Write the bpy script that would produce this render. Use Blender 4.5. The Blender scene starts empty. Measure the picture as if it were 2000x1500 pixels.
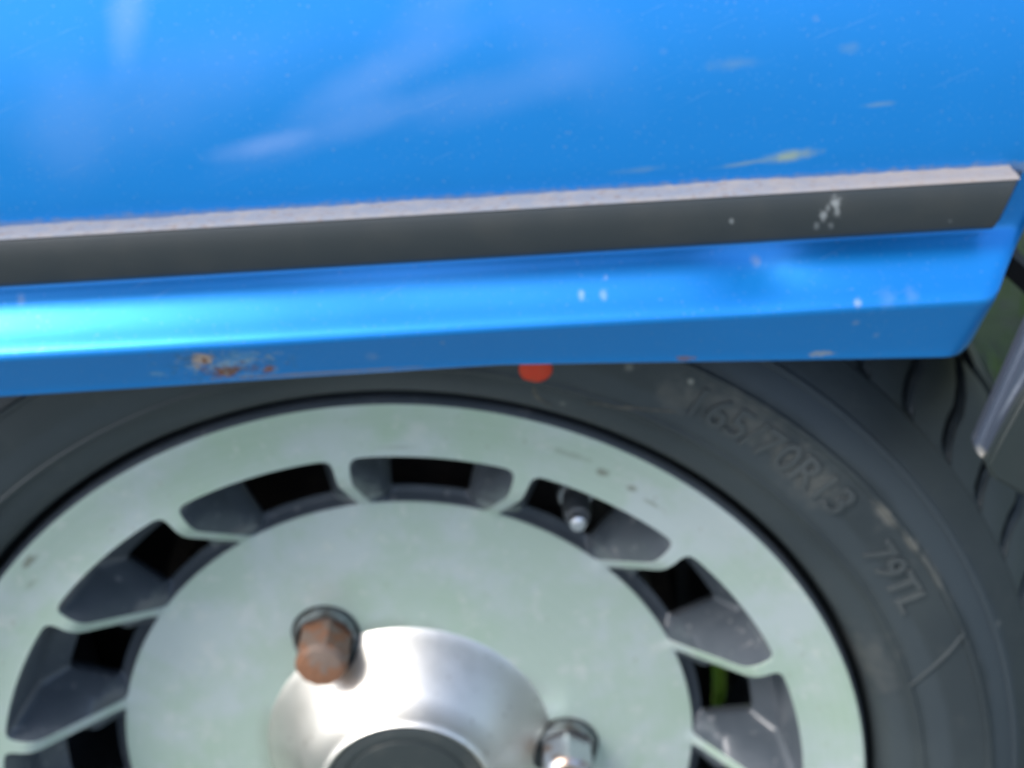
import bpy, bmesh, math, random
from mathutils import Vector, Matrix
from mathutils.geometry import delaunay_2d_cdt
PI = math.pi
H = 0.285                     # height of the axle above the ground
random.seed(4)
S = bpy.context.scene
COL = S.collection

# ------------------------------------------------------------------ camera
cam_d = bpy.data.cameras.new("camera")
cam = bpy.data.objects.new("camera", cam_d); COL.objects.link(cam)
S.camera = cam
cx, cy, cz, pitch, yaw, roll = 0.0596, -0.4701, 0.4179 + H, 0.4642, -0.0152, -0.0646
f = Vector((math.sin(yaw) * math.cos(pitch), math.cos(yaw) * math.cos(pitch), -math.sin(pitch)))
r0 = Vector((math.cos(yaw), -math.sin(yaw), 0)); u0 = r0.cross(f)
r = r0 * math.cos(roll) + u0 * math.sin(roll); u = -r0 * math.sin(roll) + u0 * math.cos(roll)
M = Matrix((r, u, -f)).transposed().to_4x4(); M.translation = (cx, cy, cz)
cam.matrix_world = M
cam_d.sensor_width = 36; cam_d.lens = 54.0
cam_d.clip_start = 0.01; cam_d.clip_end = 500
cam_d.dof.use_dof = True
cam_d.dof.focus_distance = 0.30
cam_d.dof.aperture_fstop = 20

# ------------------------------------------------------------------ light
SUN_EL, SUN_AZ = math.radians(50), math.radians(-128)      # azimuth: direction towards the sun, from +Y clockwise
w = bpy.data.worlds.new("World"); S.world = w; w.use_nodes = True
nt = w.node_tree; bg = nt.nodes["Background"]
sky = nt.nodes.new("ShaderNodeTexSky"); sky.sky_type = 'NISHITA'; sky.sun_disc = False
sky.sun_elevation = SUN_EL; sky.sun_rotation = SUN_AZ
sky.air_density = 1.0; sky.dust_density = 3.0; sky.ozone_density = 1.0
nt.links.new(sky.outputs[0], bg.inputs[0]); bg.inputs[1].default_value = 0.15
sd = bpy.data.lights.new("sun", 'SUN'); sd.energy = 1.5; sd.angle = math.radians(24); sd.color = (1, .97, .94)
sun = bpy.data.objects.new("sun", sd); COL.objects.link(sun)
dv = Vector((math.sin(SUN_AZ) * math.cos(SUN_EL), math.cos(SUN_AZ) * math.cos(SUN_EL), math.sin(SUN_EL)))
sun.rotation_euler = dv.to_track_quat('Z', 'Y').to_euler()
S.view_settings.view_transform = 'Standard'; S.view_settings.look = 'None'
S.view_settings.gamma = 1; S.view_settings.exposure = 1.0
S.cycles.max_bounces = 8

# ------------------------------------------------------------------ materials
class Mat:
    def __init__(s, name, base, rough=.5, metal=0., coat=0., spec=.5):
        s.m = bpy.data.materials.new(name); s.m.use_nodes = True
        s.nt = s.m.node_tree; s.b = s.nt.nodes["Principled BSDF"]
        s.b.inputs["Roughness"].default_value = rough; s.b.inputs["Metallic"].default_value = metal
        s.b.inputs["Coat Weight"].default_value = coat; s.b.inputs["Coat Roughness"].default_value = .15
        s.b.inputs["Specular IOR Level"].default_value = spec
        s.rough = s.val(rough)
        s.col = s.rgb(base); s.tc = s.n("ShaderNodeTexCoord").outputs["Object"]
        s.h = None
    def n(s, t): return s.nt.nodes.new(t)
    def L(s, a, b): s.nt.links.new(a, b)
    def rgb(s, c):
        n = s.n("ShaderNodeRGB"); n.outputs[0].default_value = (*c, 1); return n.outputs[0]
    def val(s, v):
        n = s.n("ShaderNodeValue"); n.outputs[0].default_value = v; return n.outputs[0]
    def math(s, op, a, b=None, c=None):
        n = s.n("ShaderNodeMath"); n.operation = op
        for i, v in enumerate((a, b, c)):
            if v is None: continue
            if isinstance(v, (int, float)): n.inputs[i].default_value = v
            else: s.L(v, n.inputs[i])
        return n.outputs[0]
    def mapped(s, loc=(0, 0, 0), rot=(0, 0, 0), sc=(1, 1, 1)):
        # p' = rot * (p - loc) * sc
        a = s.n("ShaderNodeMapping"); a.vector_type = 'TEXTURE'
        a.inputs["Location"].default_value = loc; a.inputs["Rotation"].default_value = rot
        a.inputs["Scale"].default_value = tuple(1 / k for k in sc)
        s.L(s.tc, a.inputs[0]); return a.outputs[0]
    def noise(s, scale=10, detail=4, rough=.55, vec=None, dist=0):
        n = s.n("ShaderNodeTexNoise"); n.inputs["Scale"].default_value = scale
        n.inputs["Detail"].default_value = detail; n.inputs["Roughness"].default_value = rough
        n.inputs["Distortion"].default_value = dist
        s.L(vec or s.tc, n.inputs["Vector"]); return n.outputs[0]
    def ramp(s, v, a, b, lo=0., hi=1.):
        n = s.n("ShaderNodeMapRange"); n.interpolation_type = 'SMOOTHSTEP'
        for i, k in enumerate((a, b, lo, hi)): n.inputs[i + 1].default_value = k
        s.L(v, n.inputs[0]); return n.outputs[0]
    def mix(s, fac, c):
        n = s.n("ShaderNodeMix"); n.data_type = 'RGBA'
        if isinstance(fac, (int, float)): n.inputs[0].default_value = fac
        else: s.L(fac, n.inputs[0])
        s.L(s.col, n.inputs[6])
        if isinstance(c, tuple): n.inputs[7].default_value = (*c, 1)
        else: s.L(c, n.inputs[7])
        s.col = n.outputs[2]; return s
    def mixrough(s, fac, v):
        # rough = rough + fac*(v-rough)
        s.rough = s.math('ADD', s.rough, s.math('MULTIPLY', fac, s.math('SUBTRACT', v, s.rough)))
    def spot(s, cx, cz, rx, rz, ang=0, c=(.6, .6, .6), k=1., hard=.5, nz=.6, nscale=300, rough=None):
        """a mark with a ragged edge: an ellipse in the panel's own X/Z plane"""
        v = s.mapped((cx, 0, cz), (0, ang, 0), (1 / rx, 0.0001, 1 / rz))
        ln = s.n("ShaderNodeVectorMath"); ln.operation = 'LENGTH'; s.L(v, ln.inputs[0])
        d = s.math('ADD', ln.outputs["Value"], s.math('MULTIPLY', s.math('SUBTRACT', s.noise(nscale, 3), .5), nz * 2))
        fac = s.math('MULTIPLY', s.ramp(d, hard, 1.0, 1., 0.), k)
        s.mix(fac, c)
        if rough is not None: s.mixrough(fac, rough)
        return fac
    def bump(s, h, dist=.001, strength=1.):
        n = s.n("ShaderNodeBump"); n.inputs["Distance"].default_value = dist
        n.inputs["Strength"].default_value = strength; s.L(h, n.inputs["Height"])
        if s.h is not None: s.L(s.h, n.inputs["Normal"])
        s.h = n.outputs[0]
    def done(s):
        s.L(s.col, s.b.inputs["Base Color"]); s.L(s.rough, s.b.inputs["Roughness"])
        if s.h is not None:
            s.L(s.h, s.b.inputs["Normal"])
        return s.m

def px_panel():
    pass

def mk_paint():
    P = Mat("blue_paint", (.003, .222, .66), rough=.31, metal=.58, coat=.4)
    P.b.inputs["Coat Roughness"].default_value = .22
    P.mix(P.ramp(P.noise(9, 3), .35, .7, 0, .25), (.004, .255, .78))
    # faint pale streaks on the upper panel
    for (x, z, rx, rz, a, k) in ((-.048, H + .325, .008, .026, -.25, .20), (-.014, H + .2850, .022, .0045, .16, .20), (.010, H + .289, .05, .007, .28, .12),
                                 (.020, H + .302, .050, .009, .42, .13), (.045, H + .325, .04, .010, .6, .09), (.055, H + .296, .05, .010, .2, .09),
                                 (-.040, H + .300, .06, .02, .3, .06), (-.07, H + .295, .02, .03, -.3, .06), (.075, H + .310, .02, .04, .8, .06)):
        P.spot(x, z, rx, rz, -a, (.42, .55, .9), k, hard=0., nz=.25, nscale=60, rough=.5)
    # yellowish scuffs
    for (x, z, rx, rz, a, k) in ((.138, H + .2725, .0100, .0022, .09, .8), (.126, H + .2712, .012, .0009, .1, .4), (.122, H + .300, .010, .0022, .03, .2),
                                 (.163, H + .286, .006, .001, .05, .3), (.155, H + .3025, .004, .002, 0, .16), (.094, H + .271, .010, .0012, .05, .2),
                                 (.094, H + .2495, .012, .0010, .05, .35)):
        P.spot(x, z, rx * 1.1, rz * 1.25, -a, (.42, .45, .14), k * .85, hard=-.1, nz=.4, nscale=260, rough=.6)
    for (x, z, q, k) in ((.145, H + .311, .0016, .18), (.102, H + .3045, .0018, .12), (.083, H + .24, .001, .5), (.0755, H + .2365, .0016, .6), (.082, H + .2362, .0018, .5),
                         (.128, H + .2415, .0022, .55), (.156, H + .2315, .0018, .75), (.156, H + .2245, .0018, .4), (.163, H + .219, .0016, .3), (.172, H + .2325, .003, .2), (.165, H + .232, .004, .18),
                         (-.092, H + .243, .002, .4), (.0335, H + .2255, .0012, .4), (.012, H + .2215, .003, .25)):
        P.spot(x, z, q, q, 0, (.34, .42, .52), k * .8, hard=.0, nz=.5, nscale=500, rough=.6)
    # rusty chips on the lower lip
    for (x, z, rx, rz, c, k) in ((-.0395, H + .2245, .0075, .0040, (.05, .22, .5), .8), (-.027, H + .2245, .0085, .0035, (.10, .33, .62), .7), (-.0385, H + .2242, .0042, .0038, (.45, .36, .32), 1.),
                                 (-.0380, H + .2240, .0014, .0026, (.20, .09, .05), .9), (-.0320, H + .2182, .0050, .0026, (.22, .09, .045), 1.),
                                 (-.0200, H + .2185, .0034, .0020, (.24, .10, .05), .9), (-.053, H + .2195, .004, .0015, (.12, .32, .55), .6),
                                 (.106, H + .2135, .004, .0012, (.22, .11, .05), .7), (.148, H + .2125, .004, .0012, (.5, .45, .3), .5)):
        P.spot(x, z, rx, rz, 0, c, k, hard=.35, nz=1.15, nscale=300, rough=.8)
    P.spot(-.034, H + .2225, .020, .0065, 0, (.04, .16, .32), .75, hard=-.6, nz=2.2, nscale=230, rough=.7)
    P.spot(-.031, H + .2215, .016, .0055, 0, (.30, .42, .50), .7, hard=-.4, nz=2.3, nscale=420, rough=.7)
    P.spot(-.030, H + .2195, .011, .0036, 0, (.16, .07, .04), .8, hard=-.3, nz=2.4, nscale=330, rough=.85)
    P.spot(-.0385, H + .2242, .0040, .0034, 0, (.50, .40, .35), 1., hard=.3, nz=.8, nscale=420, rough=.8)
    P.spot(-.0380, H + .2238, .0012, .0022, 0, (.24, .11, .06), .9, hard=.3, nz=.9, nscale=500, rough=.8)
    # bare rusty hem along the lower edge
    P.spot(-.005, H + .2155, .045, .0009, 0, (.25, .20, .12), .6, hard=.3, nz=.5, nscale=300, rough=.8)
    # dirt creeping up above the trim
    v = P.n("ShaderNodeSeparateXYZ"); P.L(P.tc, v.inputs[0])
    zz = P.math('SUBTRACT', v.outputs[2], H + .2656)
    d = P.math('ADD', P.math('MULTIPLY', zz, 420), P.math('MULTIPLY', P.math('SUBTRACT', P.noise(330, 4), .5), 2.0))
    above = P.ramp(zz, -.003, -.002)
    P.mix(P.math('MULTIPLY', P.math('MULTIPLY', P.ramp(d, .0, .8, 1, 0), above), .5), (.25, .26, .28))
    P.mix(P.ramp(P.noise(900, 3), .62, .72, 0, .14), (.45, .5, .55))
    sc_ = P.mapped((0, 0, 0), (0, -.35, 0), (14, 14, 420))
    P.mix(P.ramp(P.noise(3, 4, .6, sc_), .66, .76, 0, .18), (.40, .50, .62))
    P.bump(P.noise(1400, 2), .00003, .35)
    P.bump(P.noise(14, 2), .0012, .5)
    return P.done()
PAINT = mk_paint()

def mk_trim():
    T = Mat("black_trim_plastic", (.023, .030, .034), rough=.42)
    T.mix(T.ramp(T.noise(60, 5), .4, .75, 0, .5), (.038, .042, .042))
    for (x, z, q, k) in ((.1497, H + .2612, .0026, .9), (.1462, H + .2575, .0022, .8), (.1500, H + .2580, .0020, .75), (.1445, H + .2545, .0016, .5), (.1485, H + .2540, .0016, .45), (.1475, H + .2600, .0016, .5),
                         (.1195, H + .2575, .0012, .6), (.183, H + .2535, .001, .3)):
        T.spot(x, z, q * .8, q, 0, (.26, .29, .30), k * .8, hard=.1, nz=.8, nscale=650, rough=.8)
    T.bump(T.noise(900, 3), .00008, .5)
    return T.done()
TRIM = mk_trim()

def mk_dust():
    T = Mat("dusty_trim_ledge", (.20, .215, .24), rough=.8)
    T.mix(T.ramp(T.noise(160, 5), .42, .62), (.235, .23, .23))
    T.mix(T.ramp(T.noise(420, 4), .55, .66, 0, .4), (.17, .10, .07))
    v = T.n("ShaderNodeSeparateXYZ"); T.L(T.tc, v.inputs[0])
    T.mix(T.ramp(v.outputs[0], .10, .19, 0, .6), (.28, .245, .215))
    T.bump(T.noise(500, 4), .0006, .8)
    return T.done()
DUST = mk_dust()

def mk_rim():
    R = Mat("silver_rim_lacquer", (.42, .53, .475), rough=.40, metal=.40, coat=.15)
    R.mix(R.ramp(R.noise(22, 6, .65), .42, .60, 0, .8), (.50, .57, .60))
    R.mix(R.ramp(R.noise(13, 4), .48, .62, 0, .6), (.37, .51, .39))
    R.mix(R.ramp(R.noise(75, 4), .58, .72, 0, .5), (.58, .62, .62))
    R.mix(R.ramp(R.noise(190, 4), .60, .72, 0, .5), (.60, .64, .62))
    R.mix(R.ramp(R.noise(310, 3), .67, .72, 0, .35), (.25, .24, .18))
    # scuffs on the outer face
    for (a, rr, sx, sz, k) in ((24, .1705, .012, .0022, .35), (29.3, .168, .0032, .0022, .85), (33.5, .1672, .0030, .0025, .85), (37, .1655, .0055, .0012, .6), (-45, .176, .006, .0022, .9), (-48, .170, .004, .002, .4), (4, .161, .01, .0012, .3)):
        t = math.radians(a)
        R.spot(rr * math.sin(t), rr * math.cos(t), sx, sz, t, (.19, .21, .17), k, hard=.2, nz=.7, nscale=260, rough=.7)
    v = R.n("ShaderNodeSeparateXYZ"); R.L(R.tc, v.inputs[0])
    q_ = R.math('POWER', R.math('ADD', R.math('POWER', v.outputs[0], 2.), R.math('POWER', v.outputs[2], 2.)), .5)
    cb = R.n("ShaderNodeCombineXYZ"); R.L(q_, cb.inputs[0])
    turn = R.noise(700, 3, .6, cb.outputs[0])
    R.mix(R.ramp(turn, .42, .66, 0, .28), (.52, .60, .57))
    R.mix(R.ramp(R.math('ADD', q_, R.math('MULTIPLY', R.noise(60, 4), .006)), .114, .1185, 0, .0), (.2, .22, .18))
    grime = R.math('MULTIPLY', R.ramp(q_, .066, .0600), R.ramp(R.noise(45, 4), .35, .65))
    R.mix(R.math('MULTIPLY', grime, .35), (.22, .25, .19))
    R.bump(turn, .00012, .5)
    R.bump(R.noise(700, 3), .00006, .5)
    R.bump(R.noise(30, 2), .0004, .4)
    return R.done()
RIM = mk_rim()

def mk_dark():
    R = Mat("dark_grey_paint_and_lip_shade", (.060, .075, .092), rough=.34, metal=.1, coat=.2)
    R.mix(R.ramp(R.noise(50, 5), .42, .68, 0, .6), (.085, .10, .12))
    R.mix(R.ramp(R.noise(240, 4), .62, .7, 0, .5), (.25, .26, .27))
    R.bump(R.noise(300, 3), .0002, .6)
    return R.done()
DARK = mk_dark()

def mk_hub():
    R = Mat("brushed_aluminium", (.88, .875, .82), rough=.40, metal=1.)
    R.b.inputs["Anisotropic"].default_value = .5
    t = R.n("ShaderNodeTangent"); t.direction_type = 'RADIAL'; t.axis = 'Y'; R.L(t.outputs[0], R.b.inputs["Tangent"])
    R.mix(R.ramp(R.noise(40, 5), .45, .7, 0, .5), (.62, .62, .56))
    R.mix(R.ramp(R.noise(260, 4), .64, .7, 0, .6), (.45, .42, .36))
    R.mixrough(R.ramp(R.noise(60, 3), .4, .7, 0, .5), .45)
    R.bump(R.noise(90, 4), .0004, .35)
    return R.done()
HUB = mk_hub()

def mk_rubber(name, base, deep=False):
    R = Mat(name, base, rough=.55, spec=.45)
    R.mix(R.ramp(R.noise(18, 4), .38, .66, 0, .8), (base[0] * 1.55, base[1] * 1.45, base[2] * 1.35))
    R.mix(R.ramp(R.noise(110, 5, .7), .55, .75, 0, .3), (.075, .080, .078))
    if not deep:
        v = R.n("ShaderNodeSeparateXYZ"); R.L(R.tc, v.inputs[0])
        rad_ = R.math('POWER', R.math('ADD', R.math('POWER', v.outputs[0], 2.), R.math('POWER', v.outputs[2], 2.)), .5)
        rad_ = R.math('ADD', rad_, R.math('MULTIPLY', R.math('SUBTRACT', R.noise(30, 4), .5), .006))
        for (ra, rb, rc, rd_, k) in ((.2255, .2285, .236, .2395, .75), (.2015, .2035, .2085, .212, .45), (.1870, .1895, .1940, .1970, .3)):  # paler worn bands that also paint in the shading of the sidewall relief
            R.mix(R.math('MULTIPLY', R.math('MULTIPLY', R.ramp(rad_, ra, rb), R.ramp(rad_, rc, rd_, 1., 0.)), k), (.040, .054, .066))
        # mud smears round the lettering
        for (a, rr, sx, sz, k) in ((36, .217, .03, .010, .45), (45, .213, .022, .011, .5), (53, .2225, .010, .003, .9), (57, .2235, .008, .0022, .8), (61, .2245, .02, .002, .5), (30, .212, .012, .008, .35), (70, .19, .02, .012, .3)):
            t = math.radians(a)
            R.spot(rr * math.sin(t), rr * math.cos(t), sx, sz, t, (.13, .132, .12), k * .85, hard=.0, nz=.9, nscale=210, rough=.85)
        for (a, rr, q, k) in ((30.5, .2195, .0014, 1), (25, .216, .0022, .5), (21, .193, .0016, .4), (70.7, .2375, .0015, .7)):
            t = math.radians(a)
            R.spot(rr * math.sin(t), rr * math.cos(t), q, q, t, (.20, .21, .19), k, hard=.2, nz=.4, nscale=400, rough=.85)
    R.bump(R.noise(420, 4), .0003, .5)
    return R.done()
RUBBER = mk_rubber("tyre_rubber", (.022, .031, .037))
RUBBER2 = mk_rubber("tread_rubber", (.034, .046, .053), True)
LETTER = mk_rubber("worn_lettering_rubber", (.038, .048, .054), True)

def simple(name, base, rough, metal=0, c2=None, sc=60, lo=.45, hi=.65, k=1, bump=.0003, coat=0):
    R = Mat(name, base, rough, metal, coat)
    if c2: R.mix(R.ramp(R.noise(sc, 5), lo, hi, 0, k), c2)
    R.bump(R.noise(sc * 4, 3), bump, .6)
    return R.done()
NUT_RUST = simple("rusted_steel", (.26, .125, .07), .65, .3, (.20, .165, .14), 120, .46, .58, .8, .0012)
NUT_STEEL = simple("worn_chromed_steel", (.52, .55, .58), .30, .85, (.30, .17, .09), 110, .56, .66, .7, .0006)
COLLAR = simple("dull_steel", (.22, .25, .26), .45, .7, (.10, .09, .08), 150, .45, .65, 1)
CAPM = simple("black_cap_plastic", (.028, .036, .038), .38, 0, (.06, .065, .06), 70, .45, .7, .7)
DRUM = simple("rusty_drum_iron", (.035, .028, .024), .8, .2, (.06, .045, .035), 40)
UNDER = simple("underseal", (.008, .008, .008), .9, 0, (.018, .017, .015), 30)
RED = simple("red_marking_paint", (.55, .040, .012), .6, 0, (.45, .06, .02), 300, .5, .7, .8)
CHALK = simple("chalky_scratch", (.11, .105, .085), .8, 0, (.06, .06, .055), 400, .4, .6, 1)
VALVE = simple("valve_rubber", (.05, .06, .07), .3, 0, (.09, .1, .11), 300)
VCAP = simple("valve_metal", (.62, .66, .74), .22, .9, (.4, .42, .45), 300)
def mk_bumper():
    R = Mat("scuffed_bumper_paint", (.11, .135, .19), .36, .6)
    R.mix(R.ramp(R.noise(130, 5), .58, .72), (.30, .31, .34))
    R.spot(.1968, H + .1775, .0022, .0050, -.5, (.62, .60, .56), 1., hard=.1, nz=.6, nscale=300, rough=.6)
    R.spot(.2045, H + .2010, .0012, .014, .42, (.42, .46, .55), .8, hard=.0, nz=.5, nscale=200, rough=.4)
    R.bump(R.noise(500, 3), .0002, .6)
    return R.done()
CHROME = mk_bumper()
PLASTIC = simple("grained_black_plastic", (.016, .024, .025), .5, 0, (.028, .034, .034), 50, .4, .7, .8)

def mk_ground():
    G = Mat("mossy_ground", (.08, .10, .045), .95)
    G.mix(G.ramp(G.noise(7, 6), .42, .6), (.11, .14, .05))
    G.mix(G.ramp(G.noise(24, 6), .55, .68, 0, .8), (.12, .11, .08))
    v = G.n("ShaderNodeSeparateXYZ"); G.L(G.tc, v.inputs[0])
    edge_ = G.math('ADD', v.outputs[1], G.math('MULTIPLY', G.math('SUBTRACT', G.noise(5, 5), .5), .5))
    bounce_tone = G.n("ShaderNodeMix"); bounce_tone.data_type = 'RGBA'; G.L(G.ramp(G.noise(180, 5), .4, .62), bounce_tone.inputs[0])
    bounce_tone.inputs[6].default_value = (.115, .145, .135, 1); bounce_tone.inputs[7].default_value = (.21, .25, .225, 1)
    G.mix(G.ramp(edge_, .14, .02), bounce_tone.outputs[2])      # unseen front ground made paler and greyer to bounce light; moss behind the car
    G.bump(G.noise(60, 5), .01, .8)
    return G.done()
GROUND = mk_ground()
def mk_grass():
    G = Mat("grass_blades", (.10, .22, .015), .6)
    G.mix(G.ramp(G.noise(15, 3), .4, .6), (.20, .34, .03))
    return G.done()
GRASS = mk_grass()

# ------------------------------------------------------------------ mesh helpers
def finish(name, bm, mat, parent=None, ang=32, loc=(0, 0, 0)):
    bmesh.ops.remove_doubles(bm, verts=bm.verts, dist=1e-6)
    bm.normal_update()
    c = math.radians(ang)
    for e in bm.edges:
        e.smooth = not (len(e.link_faces) == 2 and e.calc_face_angle(0) > c)
    for fc in bm.faces: fc.smooth = True
    me = bpy.data.meshes.new(name); bm.to_mesh(me); bm.free()
    for m in (mat if isinstance(mat, (list, tuple)) else [mat]): me.materials.append(m)
    o = bpy.data.objects.new(name, me); COL.objects.link(o); o.location = loc
    if parent: o.parent = parent
    return o

def lathe(bm, prof, n=180, a0=0., a1=2 * PI, close=False, mi=0):
    """prof: list of (radius, Y); revolved about the Y axis. close joins last to first."""
    full = abs(a1 - a0 - 2 * PI) < 1e-6
    rings = []
    for i in range(n if full else n + 1):
        a = a0 + (a1 - a0) * i / n
        rings.append([bm.verts.new((q * math.sin(a), y, q * math.cos(a))) for q, y in prof])
    m = len(prof)
    for i in range(n):
        A_, B_ = rings[i], rings[(i + 1) % len(rings)]
        for j in range(m if close else m - 1):
            k = (j + 1) % m
            fc = bm.faces.new((A_[j], A_[k], B_[k], B_[j])); fc.material_index = mi
    return rings

def catmull(pts, sub=5):
    out = []
    n = len(pts)
    for i in range(n - 1):
        p0, p1, p2, p3 = pts[max(i - 1, 0)], pts[i], pts[i + 1], pts[min(i + 2, n - 1)]
        for s in range(sub):
            t = s / sub
            out.append(tuple(.5 * ((2 * b) + (-a + c) * t + (2 * a - 5 * b + 4 * c - d) * t * t + (-a + 3 * b - 3 * c + d) * t ** 3)
                             for a, b, c, d in zip(p0, p1, p2, p3)))
    out.append(tuple(pts[-1]))
    return out

def interp(x, tab):
    if x <= tab[0][0]: return tab[0][1]
    for (a, b), (c, d) in zip(tab, tab[1:]):
        if x <= c: return b + (d - b) * (x - a) / (c - a)
    return tab[-1][1]

def empty(name, loc, parent=None):
    o = bpy.data.objects.new(name, None); COL.objects.link(o); o.location = loc; o.empty_display_size = .1
    if parent: o.parent = parent
    return o

# ------------------------------------------------------------------ ground
bm = bmesh.new()
for (x0, x1, y0, y1, n) in ((-1.5, 1.5, -1.5, 2.5, 60),):
    vs = [[bm.verts.new((x0 + (x1 - x0) * i / n, y0 + (y1 - y0) * j / n, random.uniform(-.006, .006) if 0 < i < n and 0 < j < n else 0)) for j in range(n + 1)] for i in range(n + 1)]
    for i in range(n):
        for j in range(n): bm.faces.new((vs[i][j], vs[i + 1][j], vs[i + 1][j + 1], vs[i][j + 1]))
R_ = 80
o4 = [bm.verts.new(p) for p in ((-R_, -R_, 0), (R_, -R_, 0), (R_, R_, 0), (-R_, R_, 0))]
i4 = [vs[0][0], vs[-1][0], vs[-1][-1], vs[0][-1]]
sides = [[vs[i][0] for i in range(61)], [vs[-1][j] for j in range(61)], [vs[i][-1] for i in range(60, -1, -1)], [vs[0][j] for j in range(60, -1, -1)]]
for k in range(4):
    a, b = o4[k], o4[(k + 1) % 4]
    s_ = sides[k]
    for q in range(60):
        bm.faces.new((a, s_[q + 1], s_[q]))
    bm.faces.new((a, b, s_[-1]))
bmesh.ops.recalc_face_normals(bm, faces=bm.faces)
g = finish("ground", bm, GROUND, ang=80); g["kind"] = "structure"; g["label"] = "mossy green ground under and behind the blue car"

bm = bmesh.new()
def blade(x, y, h, wd, a, lean):
    dx, dy = math.cos(a), math.sin(a)
    lx, ly = -dy * lean, dx * lean
    p = [(x - dx * wd, y - dy * wd, -.004), (x + dx * wd, y + dy * wd, -.004),
         (x + dx * wd * .7 + lx * .35, y + dy * wd * .7 + ly * .35, h * .6), (x - dx * wd * .7 + lx * .35, y - dy * wd * .7 + ly * .35, h * .6),
         (x + lx, y + ly, h)]
    v = [bm.verts.new(q) for q in p]
    bm.faces.new((v[0], v[1], v[2], v[3])); bm.faces.new((v[3], v[2], v[4]))
for k in range(4500):
    x, y = random.uniform(-.9, 1.0), random.uniform(.12, 1.6)
    blade(x, y, random.uniform(.012, .05), random.uniform(.0008, .002), random.uniform(0, 2 * PI), random.uniform(.003, .03))
for k in range(160):
    blade(random.uniform(.165, .21), random.uniform(.36, .50), random.uniform(.04, .09), random.uniform(.001, .0024), random.uniform(0, 2 * PI), random.uniform(.005, .03))
gr = finish("grass", bm, GRASS, ang=80); gr["kind"] = "stuff"; gr["label"] = "short green grass growing round the wheel"; 

# ------------------------------------------------------------------ the car
car = empty("parked_car", (0, 0, 0))
car["label"] = "faded blue car with black side trim, rusty lower edge and a silver three-bolt wheel"
car["category"] = "car"

# body side: profile (Y, Z above axle), from the lower inner hem upwards
prof = [(-.0430, .2165), (-.0470, .2142), (-.0492, .2138), (-.0505, .2146), (-.0512, .2165), (-.0545, .2225), (-.0572, .2272),
        (-.0583, .2292), (-.0581, .2308), (-.0569, .2323), (-.0533, .2352), (-.0494, .2388), (-.0462, .2420), (-.0443, .2447), (-.0431, .2478),
        (-.0425, .2560), (-.0424, .2660)]
up = []
z = .2720; y = -.0424
while z < .62:
    up.append((y, z))
    th = min(.42, .07 + 2.6 * (z - .27))           # the panel leans in more and more towards the waist
    y += .012 * math.tan(th); z += .012
prof2 = catmull(prof + up, 3)
edge = [(.205, .1860), (.2100, .1868), (.2135, .1885), (.2170, .1925), (.2240, .1948), (.2310, .1973), (.2430, .2068), (.2550, .2150), (.285, .2260), (.33, .244), (.42, .27), (.62, .30)]
def yz_edge(y, z): return interp(z, edge)
X0 = -.62
NX = 90
bm = bmesh.new()
def wob(x, z):
    # the lower hem flares down a little towards the front end, and the skin is not dead straight
    t = max(0, min(1, (x - .05) / .14))
    drop = -.0062 * t * max(0, min(1, (.2292 - z) / .014))
    t2 = max(0, min(1, (.0 - x) / .12))
    return drop + .0010 * t2 * max(0, min(1, (.2292 - z) / .014)) * -1
def ycur(x, z):
    dent = .0026 * math.exp(-((x - .127) / .011) ** 2 - ((z - .2385) / .005) ** 2) - .0007 * math.exp(-((x - .158) / .02) ** 2 - ((z - .238) / .006) ** 2) + .0006 * math.exp(-((x - .02) / .03) ** 2 - ((z - .239) / .005) ** 2)
    dent += .0011 * math.exp(-((x + .036) / .006) ** 2 - ((z - .2235) / .003) ** 2) + .0007 * math.exp(-((x + .024) / .004) ** 2 - ((z - .221) / .003) ** 2) - .0005 * math.exp(-((x + .030) / .003) ** 2 - ((z - .224) / .004) ** 2)
    return dent + .0003 * math.sin(x * 31) * max(0, min(1, (.245 - z) / .01))
front, back = [], []
for (py, pz) in prof2:
    xe = yz_edge(py, pz)
    fr, bk = [], []
    for i in range(NX + 1):
        t = i / NX; t = 1 - (1 - t) ** 1.6
        x = X0 + (xe - X0) * t
        # rolled edge towards the wheel arch end
        e = max(0, 1 - (xe - x) / .004)
        fr.append(bm.verts.new((x, py + ycur(x, pz) + .0016 * e * e, H + pz + wob(x, pz))))
        bk.append(bm.verts.new((x - .0004 * e, py + ycur(x, pz) + .0038, H + pz + wob(x, pz) + (.0005 if pz < .222 else 0))))
    front.append(fr); back.append(bk)
n = len(prof2)
for j in range(n - 1):
    for i in range(NX):
        bm.faces.new((front[j][i], front[j][i + 1], front[j + 1][i + 1], front[j + 1][i]))
        bm.faces.new((back[j][i], back[j + 1][i], back[j + 1][i + 1], back[j][i + 1]))
    bm.faces.new((front[j][NX], back[j][NX], back[j + 1][NX], front[j + 1][NX]))
    bm.faces.new((front[j][0], front[j + 1][0], back[j + 1][0], back[j][0]))
for i in range(NX):
    bm.faces.new((front[0][i], back[0][i], back[0][i + 1], front[0][i + 1]))
    bm.faces.new((front[-1][i], front[-1][i + 1], back[-1][i + 1], back[-1][i]))
body = finish("body_panel", bm, PAINT, car, 50)

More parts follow.
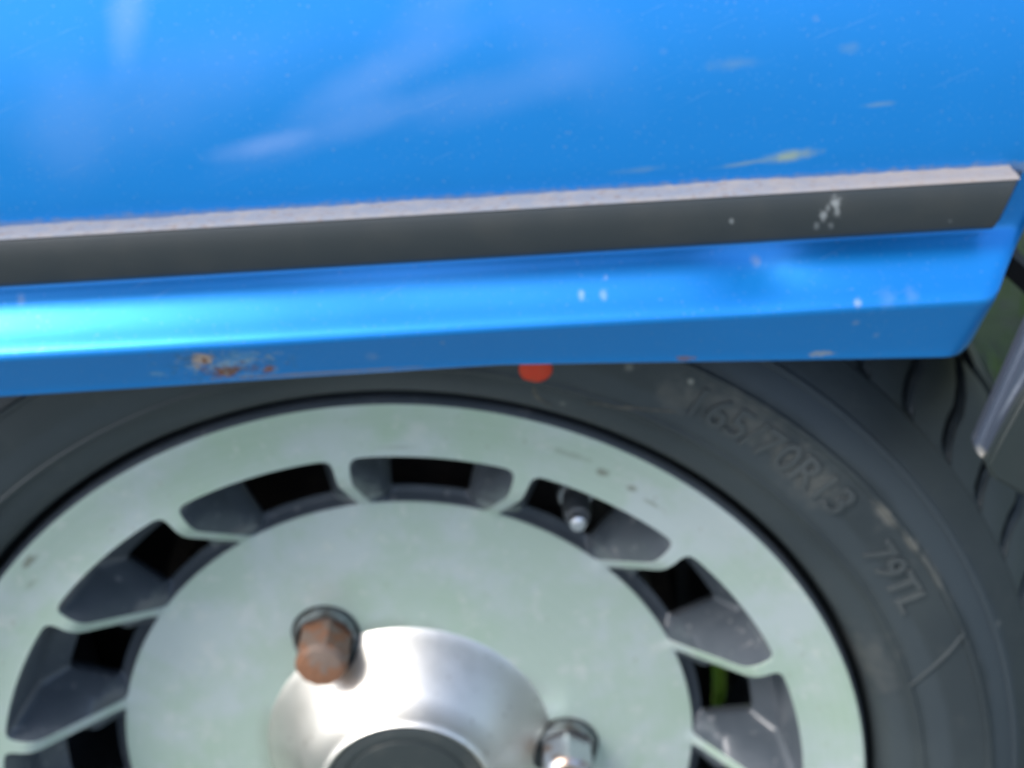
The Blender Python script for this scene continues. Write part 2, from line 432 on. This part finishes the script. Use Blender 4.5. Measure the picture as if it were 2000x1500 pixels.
# side trim strip with its dusty ledge
def extrude_x(bm, sec, x0, x1f, nx=60, mi=0, cap=True):
    """sec: closed list of (y,z); x1f(z) the end abscissa"""
    rows = []
    for i in range(nx + 1):
        t = i / nx
        rows.append([bm.verts.new((x0 + (x1f(y, z) - x0) * t, y, z)) for y, z in sec])
    m = len(sec)
    for i in range(nx):
        for j in range(m):
            k = (j + 1) % m
            fc = bm.faces.new((rows[i][j], rows[i][k], rows[i + 1][k], rows[i + 1][j])); fc.material_index = mi
    if cap:
        bm.faces.new(rows[0]); bm.faces.new(list(reversed(rows[-1])))
    return rows
bm = bmesh.new()
def trim_end(y, z): return .2068 + (z - H - .2655) * .38 - (.0050 if y < -.0500 else 0) 
sec = [(-.0432, H + .2640), (-.0516, H + .2645), (-.0524, H + .2643), (-.0528, H + .2635), (-.0532, H + .2585), (-.0526, H + .2515), (-.0518, H + .2500), (-.0505, H + .2493), (-.0432, H + .2490)]
sec = [(y, z + .0) for y, z in sec]
extrude_x(bm, sec, X0, trim_end, 80)
bmesh.ops.recalc_face_normals(bm, faces=bm.faces)
trim = finish("side_trim", bm, TRIM, car, 40)
bm = bmesh.new()
sec = [(-.0430, H + .2662), (-.0430, H + .2672)]
rows = []
NXL = 420
for i in range(NXL + 1):
    x = X0 + (.2024 - X0) * i / NXL
    hh = .0004 * random.random() + .0003 * math.sin(x * 90) * math.sin(x * 37) - .0005 * max(0, min(1, (.12 - x) / .2))
    rows.append([bm.verts.new(p) for p in ((x, -.0418, H + .2657 + hh), (x, -.0440, H + .2653 + hh * .6), (x, -.0480, H + .2654), (x, -.0514, H + .2652), (x, -.0521, H + .2647), (x, -.0514, H + .2643), (x, -.0418, H + .2650))])
for i in range(NXL):
    for j in range(7):
        k = (j + 1) % 7
        bm.faces.new((rows[i][j], rows[i][k], rows[i + 1][k], rows[i + 1][j]))
bm.faces.new(rows[0]); bm.faces.new(list(reversed(rows[-1])))
bmesh.ops.recalc_face_normals(bm, faces=bm.faces)
led = finish("trim_ledge", bm, DUST, trim, 50)
led["label"] = "pale dusty ledge on top of the black trim"

# wheel housing behind the panel
bm = bmesh.new()
lathe(bm, [(.306, -.022), (.306, .30), (.312, .30), (.312, -.022)], 60, math.radians(-95), math.radians(57), True)
lathe(bm, [(.10, .26), (.308, .26), (.308, .266), (.10, .266)], 60, math.radians(-95), math.radians(28), True)
bmesh.ops.recalc_face_normals(bm, faces=bm.faces)
for v in bm.verts: v.co.z += H
finish("wheel_housing", bm, UNDER, car)
def box(bm, x0, x1, y0, y1, z0, z1, bev=0):
    t = bmesh.new(); bmesh.ops.create_cube(t, size=1)
    for v in t.verts: v.co = ((x0 + x1) / 2 + v.co.x * (x1 - x0), (y0 + y1) / 2 + v.co.y * (y1 - y0), (z0 + z1) / 2 + v.co.z * (z1 - z0))
    if bev: bmesh.ops.bevel(t, geom=t.edges[:], offset=bev, segments=3, affect='EDGES')
    me = bpy.data.meshes.new("tmp"); t.to_mesh(me); t.free(); bm.from_mesh(me); bpy.data.meshes.remove(me)
bm = bmesh.new()
box(bm, -.9, .15, .32, 1.35, H + .075, H + .34, .02)
box(bm, .14, .50, .58, 1.36, H - .01, H + .33, .02)
finish("underbody", bm, UNDER, car)
bm = bmesh.new()
box(bm, -.36, .1455, .168, .24, H - .22, H + .12, .02)  # dark boxes added behind the wheel to black out its openings
box(bm, .158, .34, .19, .24, H - .22, H - .045, .015)
finish("dark_backing", bm, UNDER, car)
bm = bmesh.new()
lathe(bm, [(.03, .155), (.03, .6), (.001, .6)], 24)
for v in bm.verts: v.co.z += H
finish("axle", bm, UNDER, car)

# ------------------------------------------------------------------ bumper end beside the wheel
bm = bmesh.new()
poly = [(x + .0035, z_ - .0075) for x, z_ in [(.1905, .1895), (.1920, .1855), (.1950, .1828), (.1990, .1800), (.2140, .1700), (.34, .150), (.34, .262), (.2160, .262), (.2075, .2435)]]
def slab(poly, y0, y1, bev, seg=3):
    t = bmesh.new()
    a = [t.verts.new((x, y0, H + z)) for x, z in poly]; b = [t.verts.new((x, y1, H + z)) for x, z in poly]
    fa = t.faces.new(a); t.faces.new(list(reversed(b)))
    for i in range(len(poly)):
        k = (i + 1) % len(poly); t.faces.new((a[k], a[i], b[i], b[k]))
    bmesh.ops.recalc_face_normals(t, faces=t.faces)
    bmesh.ops.bevel(t, geom=[e for e in t.edges if abs(e.verts[0].co.y - e.verts[1].co.y) < 1e-6], offset=bev, segments=seg, affect='EDGES')
    return t
bmp = finish("bumper", slab(poly, -.0600, -.0525, .0020), CHROME, car, 40)
bmp["label"] = "scuffed silver bumper end with a black facing"
poly = [(.1966, .1775), (.1985, .1725), (.2120, .1635), (.34, .145), (.34, .2080), (.215, .2080), (.2090, .2055), (.2048, .1985), (.2000, .1865)]
finish("bumper_facing", slab(poly, -.0640, -.0580, .0012), PLASTIC, bmp, 40)
bm = bmesh.new()
lathe(bm, [(0, -.0665), (.0016, -.0663), (.0026, -.0655), (.0030, -.064), (.0030, -.062)], 20)
for v in bm.verts: v.co.x += .2130; v.co.z += H + .1860
finish("bolt", bm, VCAP, bmp)

# ------------------------------------------------------------------ the wheel
wheel = empty("wheel", (0, 0, H), car)
wheel["label"] = "silver alloy wheel with fifteen windows and rusty bolts"
NW = 15; DA = 2 * PI / NW; PH = -.0615
R_OUT, R_IN, Y_IN = .1573, .1173, .0353
LUG_R, LUG_A = .0648, -.4596
SURF = [(0, .0055), (.0330, .0055), (.0345, .0045), (.0356, .0055), (.0362, .0072), (.0582, .0345), (.0590, .0352), (.0597, .0353), (R_IN - .001, Y_IN), (R_IN, Y_IN), (.1200, .0325), (.1430, .0042), (.1455, .0018), (.1480, .0005), (.1500, 0), (.1600, -.0003), (.1660, -.0012),
        (.1720, -.0026), (.1760, -.0037), (.1785, -.0044), (.1800, -.0045), (.1812, -.0034), (.1817, -.0015)]
def ysurf(q): return interp(q, SURF)

def outline(c, k=1.0):
    """closed window outline as (radius, angle) with rounded corners, centred on angle c"""
    def half(q, wd): return DA / 2 - wd / q
    ro = R_OUT
    pts = []
    # corner polygon in polar, right side then mirrored
    side = [(R_IN, half(R_IN, .0025)), (.1215, half(.1215, .0020)), (.1440, half(.1440, .0023)), (ro, half(ro, .0030))]
    poly = []
    for q, a in side: poly.append((q, a))
    for q, a in reversed(side): poly.append((q, -a))
    rad = [.0014, .0, .0016, .0042, .0042, .0016, .0, .0014]
    def xy(q, a): return Vector((q * math.sin(a), q * math.cos(a)))
    P = [xy(*p) for p in poly]
    n = len(P); out = []
    for i in range(n):
        p, a, b = P[i], P[i - 1], P[(i + 1) % n]
        # arcs along the inner and the outer radius bulge: neighbours on the same radius are joined by a curved run
        rr = rad[i]
        if rr == 0: out.append(p)
        else:
            if i == 0: b_, a_ = b, xy(R_IN, poly[0][1] - .05)
            elif i == 7: a_, b_ = a, xy(R_IN, -poly[0][1] + .05)
            elif i == 3: a_, b_ = a, xy(ro, poly[3][1] - .06)
            elif i == 4: b_, a_ = b, xy(ro, -poly[3][1] + .06)
            else: a_, b_ = a, b
            u1 = (a_ - p).normalized(); u2 = (b_ - p).normalized()
            s0, s1 = p + u1 * rr, p + u2 * rr
            for t in (0, .25, .5, .75, 1):
                out.append((1 - t) ** 2 * s0 + 2 * t * (1 - t) * p + t * t * s1)
        if i == 3:
            a0 = poly[3][1] - .0042 / ro
            for s in range(1, 12): out.append(xy(ro, a0 * (1 - 2 * s / 12)))
        if i == 7:
            a0 = -(poly[0][1] - .0014 / R_IN)
            for s in range(1, 10): out.append(xy(R_IN, a0 * (1 - 2 * s / 10)))
    # subdivide the straight spoke sides so that they follow the sloping spoke
    res = []
    for i, p in enumerate(out):
        q = out[(i + 1) % len(out)]
        d = (q - p).length
        m = max(1, int(d / .0022))
        for s in range(m): res.append(p + (q - p) * s / m)
    pol = []
    for p in res: pol.append((p.length, math.atan2(p.x, p.y)))
    return [(q, a + c) for q, a in pol]

verts, edges, loops = [], [], []
def add_loop(pts):
    i0 = len(verts)
    verts.extend(Vector(p) for p in pts)
    idx = list(range(i0, i0 + len(pts)))
    edges.extend((idx[i], idx[(i + 1) % len(idx)]) for i in range(len(idx)))
    return idx
add_loop([(.0590 * math.sin(2 * PI * i / 200), .0590 * math.cos(2 * PI * i / 200)) for i in range(200)])
centers = [PH + (k + .5) * DA for k in range(NW)]
wins = [outline(c) for c in centers]
for wn in wins: loops.append([(q * math.sin(a), q * math.cos(a)) for q, a in wn]); add_loop(loops[-1])
lugs = []
LUG_H = .0138
for k in range(3):
    a = LUG_A + k * 2 * PI / 3
    lx, lz = LUG_R * math.sin(a), LUG_R * math.cos(a)
    lugs.append((lx, lz))
    lp = [(lx + LUG_H * math.sin(t), lz + LUG_H * math.cos(t)) for t in [2 * PI * i / 40 for i in range(40)]]
    loops.append(lp); add_loop(lp)
def in_poly(x, z, poly):
    c = False; n = len(poly); j = n - 1
    for i in range(n):
        xi, zi = poly[i]; xj, zj = poly[j]
        if (zi > z) != (zj > z) and x < (xj - xi) * (z - zi) / (zj - zi) + xi: c = not c
        j = i
    return c
def free(x, z, m):
    q = math.hypot(x, z)
    for lx, lz in lugs:
        if abs(math.hypot(x - lx, z - lz)) < LUG_H + m: return False
    if R_IN - m < q < R_OUT + m:
        return None
    return True
for q, nn in ((.0330, 120), (.0345, 120), (.0356, 120), (.0362, 120), (.042, 120), (.047, 120), (.052, 120), (.056, 120), (.0578, 120), (.0584, 120), (.0597, 120), (.066, 120), (.074, 120), (.084, 120), (.094, 120), (.104, 120), (.112, 150),
              (.1200, 300), (.126, 300), (.132, 300), (.138, 300), (.1430, 300), (.1455, 300), (.1480, 300), (.1500, 300), (.1600, 300), (.1660, 300), (.1720, 300), (.1760, 300), (.1785, 300), (.1800, 300), (.1812, 300), (.1817, 300)):
    for i in range(nn):
        t = 2 * PI * i / nn
        x, z_ = q * math.sin(t), q * math.cos(t)
        if R_IN - .0005 < q < R_OUT + .0005:
            # only on spokes
            d = (t - PH) % DA; d = min(d, DA - d) * q
            if d > .0009: continue
        if free(x, z_, .0012) is False: continue
        verts.append(Vector((x, z_)))
res = delaunay_2d_cdt(verts, edges, [], 0, 1e-7)
V2, F2 = res[0], res[2]
bm_r, bm_h = bmesh.new(), bmesh.new()
vm = {}
for fc in F2:
    c = sum((V2[i] for i in fc), Vector((0, 0))) / len(fc)
    q = c.length
    if q < .0330 or q > .1817: continue
    if any(in_poly(c.x, c.y, lp) for lp in loops if (Vector(lp[0]) - c).length < .08): continue
    # very thin faces at the outer hull are dropped by the radius test above
    tgt = 1 if q < .0590 else 0
    vv = []
    for i in fc:
        if (tgt, i) not in vm:
            p = V2[i]; vm[(tgt, i)] = (bm_h if tgt else bm_r).verts.new((p.x, ysurf(p.length), p.y))
        vv.append(vm[(tgt, i)])
    fn = (bm_h if tgt else bm_r).faces.new(vv)
    if q > .1803: fn.material_index = 1  # shade round the outermost lip, put in as the dark material
for b in (bm_r, bm_h):
    b.normal_update()
    fl = [fc for fc in b.faces if fc.normal.y > 0]
    if fl: bmesh.ops.reverse_faces(b, faces=fl)
# window walls and the tapering openings behind them
HOLE = .0560
for wn, c in zip(wins, centers):
    rings = []
    # (angle scale, inner radius, outer radius, depth) of the rings behind the front outline
    C0, C1, H0, H1 = .1188, .1510, .1222, .1425
    specs = ((1, 0, 0, 0), (.993, 0, 0, 1), (.765, C0, C1 + .0012, .0255), (.735, C0 + .0004, C1 + .0002, .0275), (.700, C0 + .0010, C1 - .0014, .0290), (.625, H0 - .0006, H1 + .0014, .0345), (.605, H0, H1, .0360), (.615, H0 - .0004, H1 + .0008, .0380), (.70, H0 - .003, H1 + .006, .0440))
    for si, (sc, ra, rb, ya) in enumerate(specs):
        ring = []
        for q, a in wn:
            a2 = c + (a - c) * sc
            t = (q - R_IN) / (R_OUT - R_IN)
            if si == 0: q2, y = q, ysurf(q)
            elif si == 1: q2, y = q + .0003 * (1 - 2 * t), ysurf(q) + .0004
            else: q2, y = ra + (rb - ra) * t, max(ya, ysurf(q) + .0009 * si)
            ring.append((q2 * math.sin(a2), y, q2 * math.cos(a2)))
        rings.append(ring)
    vr = [[bm_r.verts.new(p) for p in ring] for ring in rings]
    m = len(wn)
    for s in range(len(vr) - 1):
        for i in range(m):
            k = (i + 1) % m
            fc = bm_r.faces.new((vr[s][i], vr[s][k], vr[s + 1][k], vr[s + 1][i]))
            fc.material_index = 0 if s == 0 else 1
# walls of the bolt pockets, cut down through disc and hub cone
for lp in loops[NW:]:
    for tgt in (0,):
        m = len(lp)
        a = [bm_r.verts.new((x, ysurf(math.hypot(x, z_)), z_)) for x, z_ in lp]
        cxl = sum(p[0] for p in lp) / m; czl = sum(p[1] for p in lp) / m
        b = [bm_r.verts.new((cxl + (x - cxl) * .94, max(.0362, ysurf(math.hypot(x, z_)) + .0008), czl + (z_ - czl) * .94)) for x, z_ in lp]
        d = [bm_r.verts.new((cxl + (x - cxl) * .92, .050, czl + (z_ - czl) * .92)) for x, z_ in lp]
        for i in range(m):
            k = (i + 1) % m
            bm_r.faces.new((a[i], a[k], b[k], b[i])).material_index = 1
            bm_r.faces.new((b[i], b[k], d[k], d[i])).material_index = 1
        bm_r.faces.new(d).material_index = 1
# back of the dish, the barrel and the outer flange edge
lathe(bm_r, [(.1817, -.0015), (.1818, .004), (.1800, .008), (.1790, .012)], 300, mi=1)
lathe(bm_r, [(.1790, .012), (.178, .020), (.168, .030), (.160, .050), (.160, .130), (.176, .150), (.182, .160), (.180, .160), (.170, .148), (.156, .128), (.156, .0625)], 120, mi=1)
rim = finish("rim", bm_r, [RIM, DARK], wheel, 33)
hub = finish("hub_cone", bm_h, HUB, wheel, 60)
hub["label"] = "bright machined aluminium cone round the axle"

bm = bmesh.new()
lathe(bm, [(.0332, .0100), (.0325, .0066), (.0312, .0058), (.0275, .0053), (.0272, .0058), (.0262, .0058), (.0258, .0050), (.022, .0046), (.010, .0040), (.0001, .0039)], 120)
finish("centre_cap", bm, CAPM, wheel, 40)
bm = bmesh.new()
lathe(bm, [(.02, .060), (.098, .060), (.106, .066), (.110, .075), (.110, .115), (.118, .118), (.118, .13), (.02, .13)], 96)
for k in range(24):
    a = 2 * PI * k / 24
finish("brake_drum", bm, DRUM, wheel)

# bolts
def hexnut():
    bm = bmesh.new()
    R6 = .0112
    lev = [(.048, 1.0), (.0185, 1.0), (.0150, .93), (.0128, .78), (.0120, .45)]
    rings = []
    for y, s in lev:
        ring = []
        for i in range(12):
            a = 2 * PI * i / 12
            rr = R6 * (1.0 if i % 2 == 0 else math.cos(PI / 6) * 1.012)
            blend = rr if s > .95 else R6 * .965
            ring.append(bm.verts.new((blend * s * math.sin(a), y, blend * s * math.cos(a))))
        rings.append(ring)
    for A_, B_ in zip(rings, rings[1:]):
        for i in range(12):
            k = (i + 1) % 12
            bm.faces.new((A_[i], A_[k], B_[k], B_[i]))
    bm.faces.new(rings[-1])
    bmesh.ops.recalc_face_normals(bm, faces=bm.faces)
    return bm
nuts = []
for k, (lx, lz) in enumerate(lugs):
    o = finish("lug_nut", hexnut(), NUT_RUST if k == 0 else NUT_STEEL, wheel, 25, (lx, 0, lz)) if k < 2 else None
    if o is None:
        o = nuts[1].copy(); COL.objects.link(o); o.location = (lx, 0, lz)
    o.rotation_euler = (0, (.30, .08, .5)[k], 0)
    if k == 0: o["label"] = "rust brown lug nut at the upper left of the hub"
    if k == 1: o["label"] = "worn chromed lug nut with rust streaks at the right of the hub"
    nuts.append(o)
bm = bmesh.new()
lathe(bm, [(.0113, .0300), (.0122, .0296), (.0127, .0306), (.0127, .034), (.0127, .049)], 40)
col0 = finish("nut_collar", bm, COLLAR, wheel, 30, (lugs[0][0], 0, lugs[0][1]))
for lx, lz in lugs[1:]:
    o = col0.copy(); COL.objects.link(o); o.parent = wheel; o.location = (lx, 0, lz)

# valve, standing up behind the third window
vx, vz = .0735, .1130
bm = bmesh.new()
lathe(bm, [(.0085, .085), (.0085, .054), (.0066, .048), (.0056, .040), (.0054, .0280), (.0046, .0235), (.0020, .0225)], 28)
finish("valve_stem", bm, VALVE, wheel, 35, (vx, 0, vz))
bm = bmesh.new()
lathe(bm, [(.0026, .0235), (.0034, .0230), (.0034, .0200), (.0030, .0186), (.0018, .0180), (.0001, .0178)], 28)
finish("valve_cap", bm, VCAP, wheel, 35, (vx, 0, vz))
bm = bmesh.new()
lathe(bm, [(.0055, .0450), (.0070, .0445), (.0074, .0405), (.0062, .0385), (.0050, .0385)], 28)
finish("valve_nut", bm, VCAP, wheel, 35, (vx, 0, vz))

# tyre -------------------------------------------------------------
TP = [(.1790, .0130), (.1830, .0085), (.1845, .0030), (.1852, -.0030), (.1870, -.0078), (.1900, -.0108), (.1950, -.0134), (.1985, -.0148), (.1992, -.0158), (.2005, -.0164), (.2012, -.0160),
      (.2050, -.0172), (.2120, -.0188), (.2180, -.0193), (.2228, -.0190), (.2233, -.0199), (.2248, -.0199), (.2254, -.0183), (.2310, -.0155), (.2345, -.0128), (.2352, -.0132), (.2366, -.0124), (.2370, -.0106), (.2420, -.0068), (.2480, -.0012)]
TR = [(.2480, -.0012), (.2540, .0060), (.2600, .0140), (.2660, .0230), (.2710, .0330), (.2745, .0450), (.2765, .0600), (.2780, .0800), (.2765, .1000), (.2745, .1150), (.2710, .127), (.2600, .146), (.2480, .161)]
def ytyre(q): return interp(q, TP)
G_ = .0065
car_in = []
for q, y in TR:
    # carcass surface lies a groove's depth inside the tread surface
    t = min(1, max(0, (q - .2480) / .008)) if y < .08 else min(1, max(0, (q - .248) / .006))
    ny = (y - .080); nq = (q - .20)
    l = math.hypot(ny, nq)
    car_in.append((q - G_ * t * nq / l * 1.0, y - G_ * t * ny / l))
bm = bmesh.new()
lathe(bm, TP + car_in[1:] + [(.2300, .172), (.205, .176), (.185, .166), (.179, .148)], 360)
tyre = finish("tyre", bm, RUBBER, wheel, 28)

TRF = catmull(TR, 4)
def tread_block(bm, s0, s1, a0, a1, curve, depth=.008):
    """block between profile parameters s0..s1 (indices into TRF) and angles a0..a1"""
    ns, na = 6, 3
    top, bot = [], []
    for i in range(ns + 1):
        s = s0 + (s1 - s0) * i / ns
        k = min(int(s), len(TRF) - 2); t = s - k
        q = TRF[k][0] + (TRF[k + 1][0] - TRF[k][0]) * t; y = TRF[k][1] + (TRF[k + 1][1] - TRF[k][1]) * t
        cs = curve(y)
        dy, dq = y - .08, q - .20; l = math.hypot(dy, dq)
        tr, br = [], []
        for j in range(na + 1):
            a = a0 + (a1 - a0) * j / na + cs
            e = .0006 if (j in (0, na) or i in (0, ns)) else 0
            tr.append(bm.verts.new(((q - e) * math.sin(a), y - 0 * e, (q - e) * math.cos(a))))
            q2, y2 = q - depth * dq / l, y - depth * dy / l
            br.append(bm.verts.new((q2 * math.sin(a), y2, q2 * math.cos(a))))
        top.append(tr); bot.append(br)
    for i in range(ns):
        for j in range(na):
            bm.faces.new((top[i][j], top[i][j + 1], top[i + 1][j + 1], top[i + 1][j]))
        bm.faces.new((top[i][0], top[i + 1][0], bot[i + 1][0], bot[i][0]))
        bm.faces.new((top[i + 1][na], top[i][na], bot[i][na], bot[i + 1][na]))
    for j in range(na):
        bm.faces.new((top[0][j + 1], top[0][j], bot[0][j], bot[0][j + 1]))
        bm.faces.new((top[ns][j], top[ns][j + 1], bot[ns][j + 1], bot[ns][j]))
    bmesh.ops.recalc_face_normals(bm, faces=bm.faces)
def shoulder(y): return math.radians(interp(y, [(-.006, 2.6), (-.002, 1.7), (.004, .6), (.010, .25), (.016, .45), (.022, .2), (.03, -.5), (.05, -2)]))
def centre(y): return math.radians(-2 - (y - .05) * 60)
NB = 66
pitch_b = 2 * PI / NB
def row(s0, s1, gap, curve, off):
    proto = None
    for k in range(NB):
        if proto is None:
            bm = bmesh.new(); tread_block(bm, s0, s1, gap / 2, pitch_b - gap / 2, curve)
            bmesh.ops.bevel(bm, geom=[e for e in bm.edges if len(e.link_faces) == 2 and e.calc_face_angle(0) > .8 and max(math.hypot(v.co.x, v.co.z) + abs(v.co.y - .08) * .4 for v in e.verts) > .2745], offset=.0016, segments=3, affect='EDGES')
            proto = finish("tread_block", bm, RUBBER2, wheel, 40); o = proto
        else:
            o = proto.copy(); COL.objects.link(o)
        o.rotation_euler = (0, off + k * pitch_b, 0)
A0 = math.radians(48.2)
row(0, 18.6, math.radians(.8), shoulder, A0)
row(20, 27, math.radians(.9), centre, A0 + pitch_b * .5)
row(28.2, 34, math.radians(.9), centre, A0 + pitch_b * .2)

# raised lettering ---------------------------------------------------
def lettering(txt, q0, a_start, size, hgt=.0007, name="raised_lettering", space=1.0):
    cu = bpy.data.curves.new("tmp", 'FONT'); cu.body = txt; cu.size = size; cu.extrude = .0; cu.resolution_u = 3
    cu.offset = .00018; cu.space_character = space
    to = bpy.data.objects.new("tmp", cu); COL.objects.link(to)
    dg = bpy.context.evaluated_depsgraph_get(); dg.update()
    me = bpy.data.meshes.new_from_object(to.evaluated_get(dg))
    bpy.data.objects.remove(to); bpy.data.curves.remove(cu)
    b = bmesh.new(); b.from_mesh(me); bpy.data.meshes.remove(me)
    bmesh.ops.triangulate(b, faces=b.faces)
    ret = bmesh.ops.extrude_face_region(b, geom=b.faces[:])
    topv = {v for v in ret["geom"] if isinstance(v, bmesh.types.BMVert)}
    for v in b.verts:
        q = q0 + v.co.y; a = a_start + v.co.x / (q0 + size * .35)
        y = ytyre(q) + (-hgt if v in topv else .0006)
        v.co = (q * math.sin(a), y, q * math.cos(a))
    bmesh.ops.recalc_face_normals(b, faces=b.faces)
    return finish(name, b, LETTER, tyre_parent, 30)
tyre_parent = wheel
lettering("165/70R13", .2085, math.radians(31.0), .0165, space=1.0, hgt=.0011)
lettering("79TL", .2075, math.radians(55.3), .0155, hgt=.0011)

# wear marks on the sidewall: balance dot, its dribble, an angular moulding line
def sidewall_strip(pts, wd, name, mat, lift=.0004, n=8):
    b = bmesh.new(); rows = []
    P = catmull(pts, n) if len(pts) > 2 else [tuple(p + (q - p) * t / n for p, q in zip(pts[0], pts[1])) for t in range(n + 1)]
    for i, (q, a) in enumerate(P):
        x, z_ = q * math.sin(a), q * math.cos(a)
        q1, a1 = P[min(i + 1, len(P) - 1)]; q_, a_ = P[max(i - 1, 0)]
        d = Vector((q1 * math.sin(a1) - q_ * math.sin(a_), q1 * math.cos(a1) - q_ * math.cos(a_))).normalized()
        wv = wd * (.35 + .65 * math.sin(PI * (i + .5) / len(P)))
        l = []
        for s, h in ((-1, -.0003), (-.5, 1), (.5, 1), (1, -.0003)):
            X, Z = x - d.y * wv * s, z_ + d.x * wv * s
            l.append(b.verts.new((X, ytyre(math.hypot(X, Z)) - (lift if h == 1 else -.0002), Z)))
        rows.append(l)
    for A_, B_ in zip(rows, rows[1:]):
        for j in range(3): b.faces.new((A_[j], A_[j + 1], B_[j + 1], B_[j]))
    bmesh.ops.recalc_face_normals(b, faces=b.faces)
    return finish(name, b, mat, wheel, 60)
rd = math.radians
sidewall_strip([(.2245, rd(67.6)), (.2235, rd(68.8)), (.212, rd(71.0)), (.2000, rd(73.4))], .0007, "moulding_line", LETTER, .0009)
sidewall_strip([(.1985, rd(17.6)), (.1950, rd(17.9)), (.1925, rd(18.6)), (.1905, rd(20.0))], .0008, "paint_dribble", CHALK, .0003)
sidewall_strip([(.207, rd(31)), (.201, rd(27)), (.1965, rd(23))], .0006, "scratch", CHALK, .0003)
bm = bmesh.new()
q, a = .2055, rd(17.2)
dx0, dz0 = q * math.sin(a), q * math.cos(a)
ctr = bm.verts.new((dx0, ytyre(q) - .0007, dz0))
rg = []
for lv, (s, lf) in enumerate(((.5, .0007), (.93, .0006), (1.0, .0001))):
    ring = []
    for i in range(40):
        t = 2 * PI * i / 40
        rr = .0055 * s * (1 + .03 * math.sin(3 * t + 1) + .02 * math.sin(5 * t))
        X, Z = dx0 + rr * math.sin(t), dz0 + rr * math.cos(t) * 1.0
        ring.append(bm.verts.new((X, ytyre(math.hypot(X, Z)) - lf, Z)))
    rg.append(ring)
for i in range(40):
    k = (i + 1) % 40
    bm.faces.new((ctr, rg[0][i], rg[0][k]))
    for A_, B_ in zip(rg, rg[1:]): bm.faces.new((A_[i], B_[i], B_[k], A_[k]))
bmesh.ops.recalc_face_normals(bm, faces=bm.faces)
dot = finish("paint_dot", bm, RED, wheel, 60)
dot["label"] = "round red paint dot on the tyre wall"
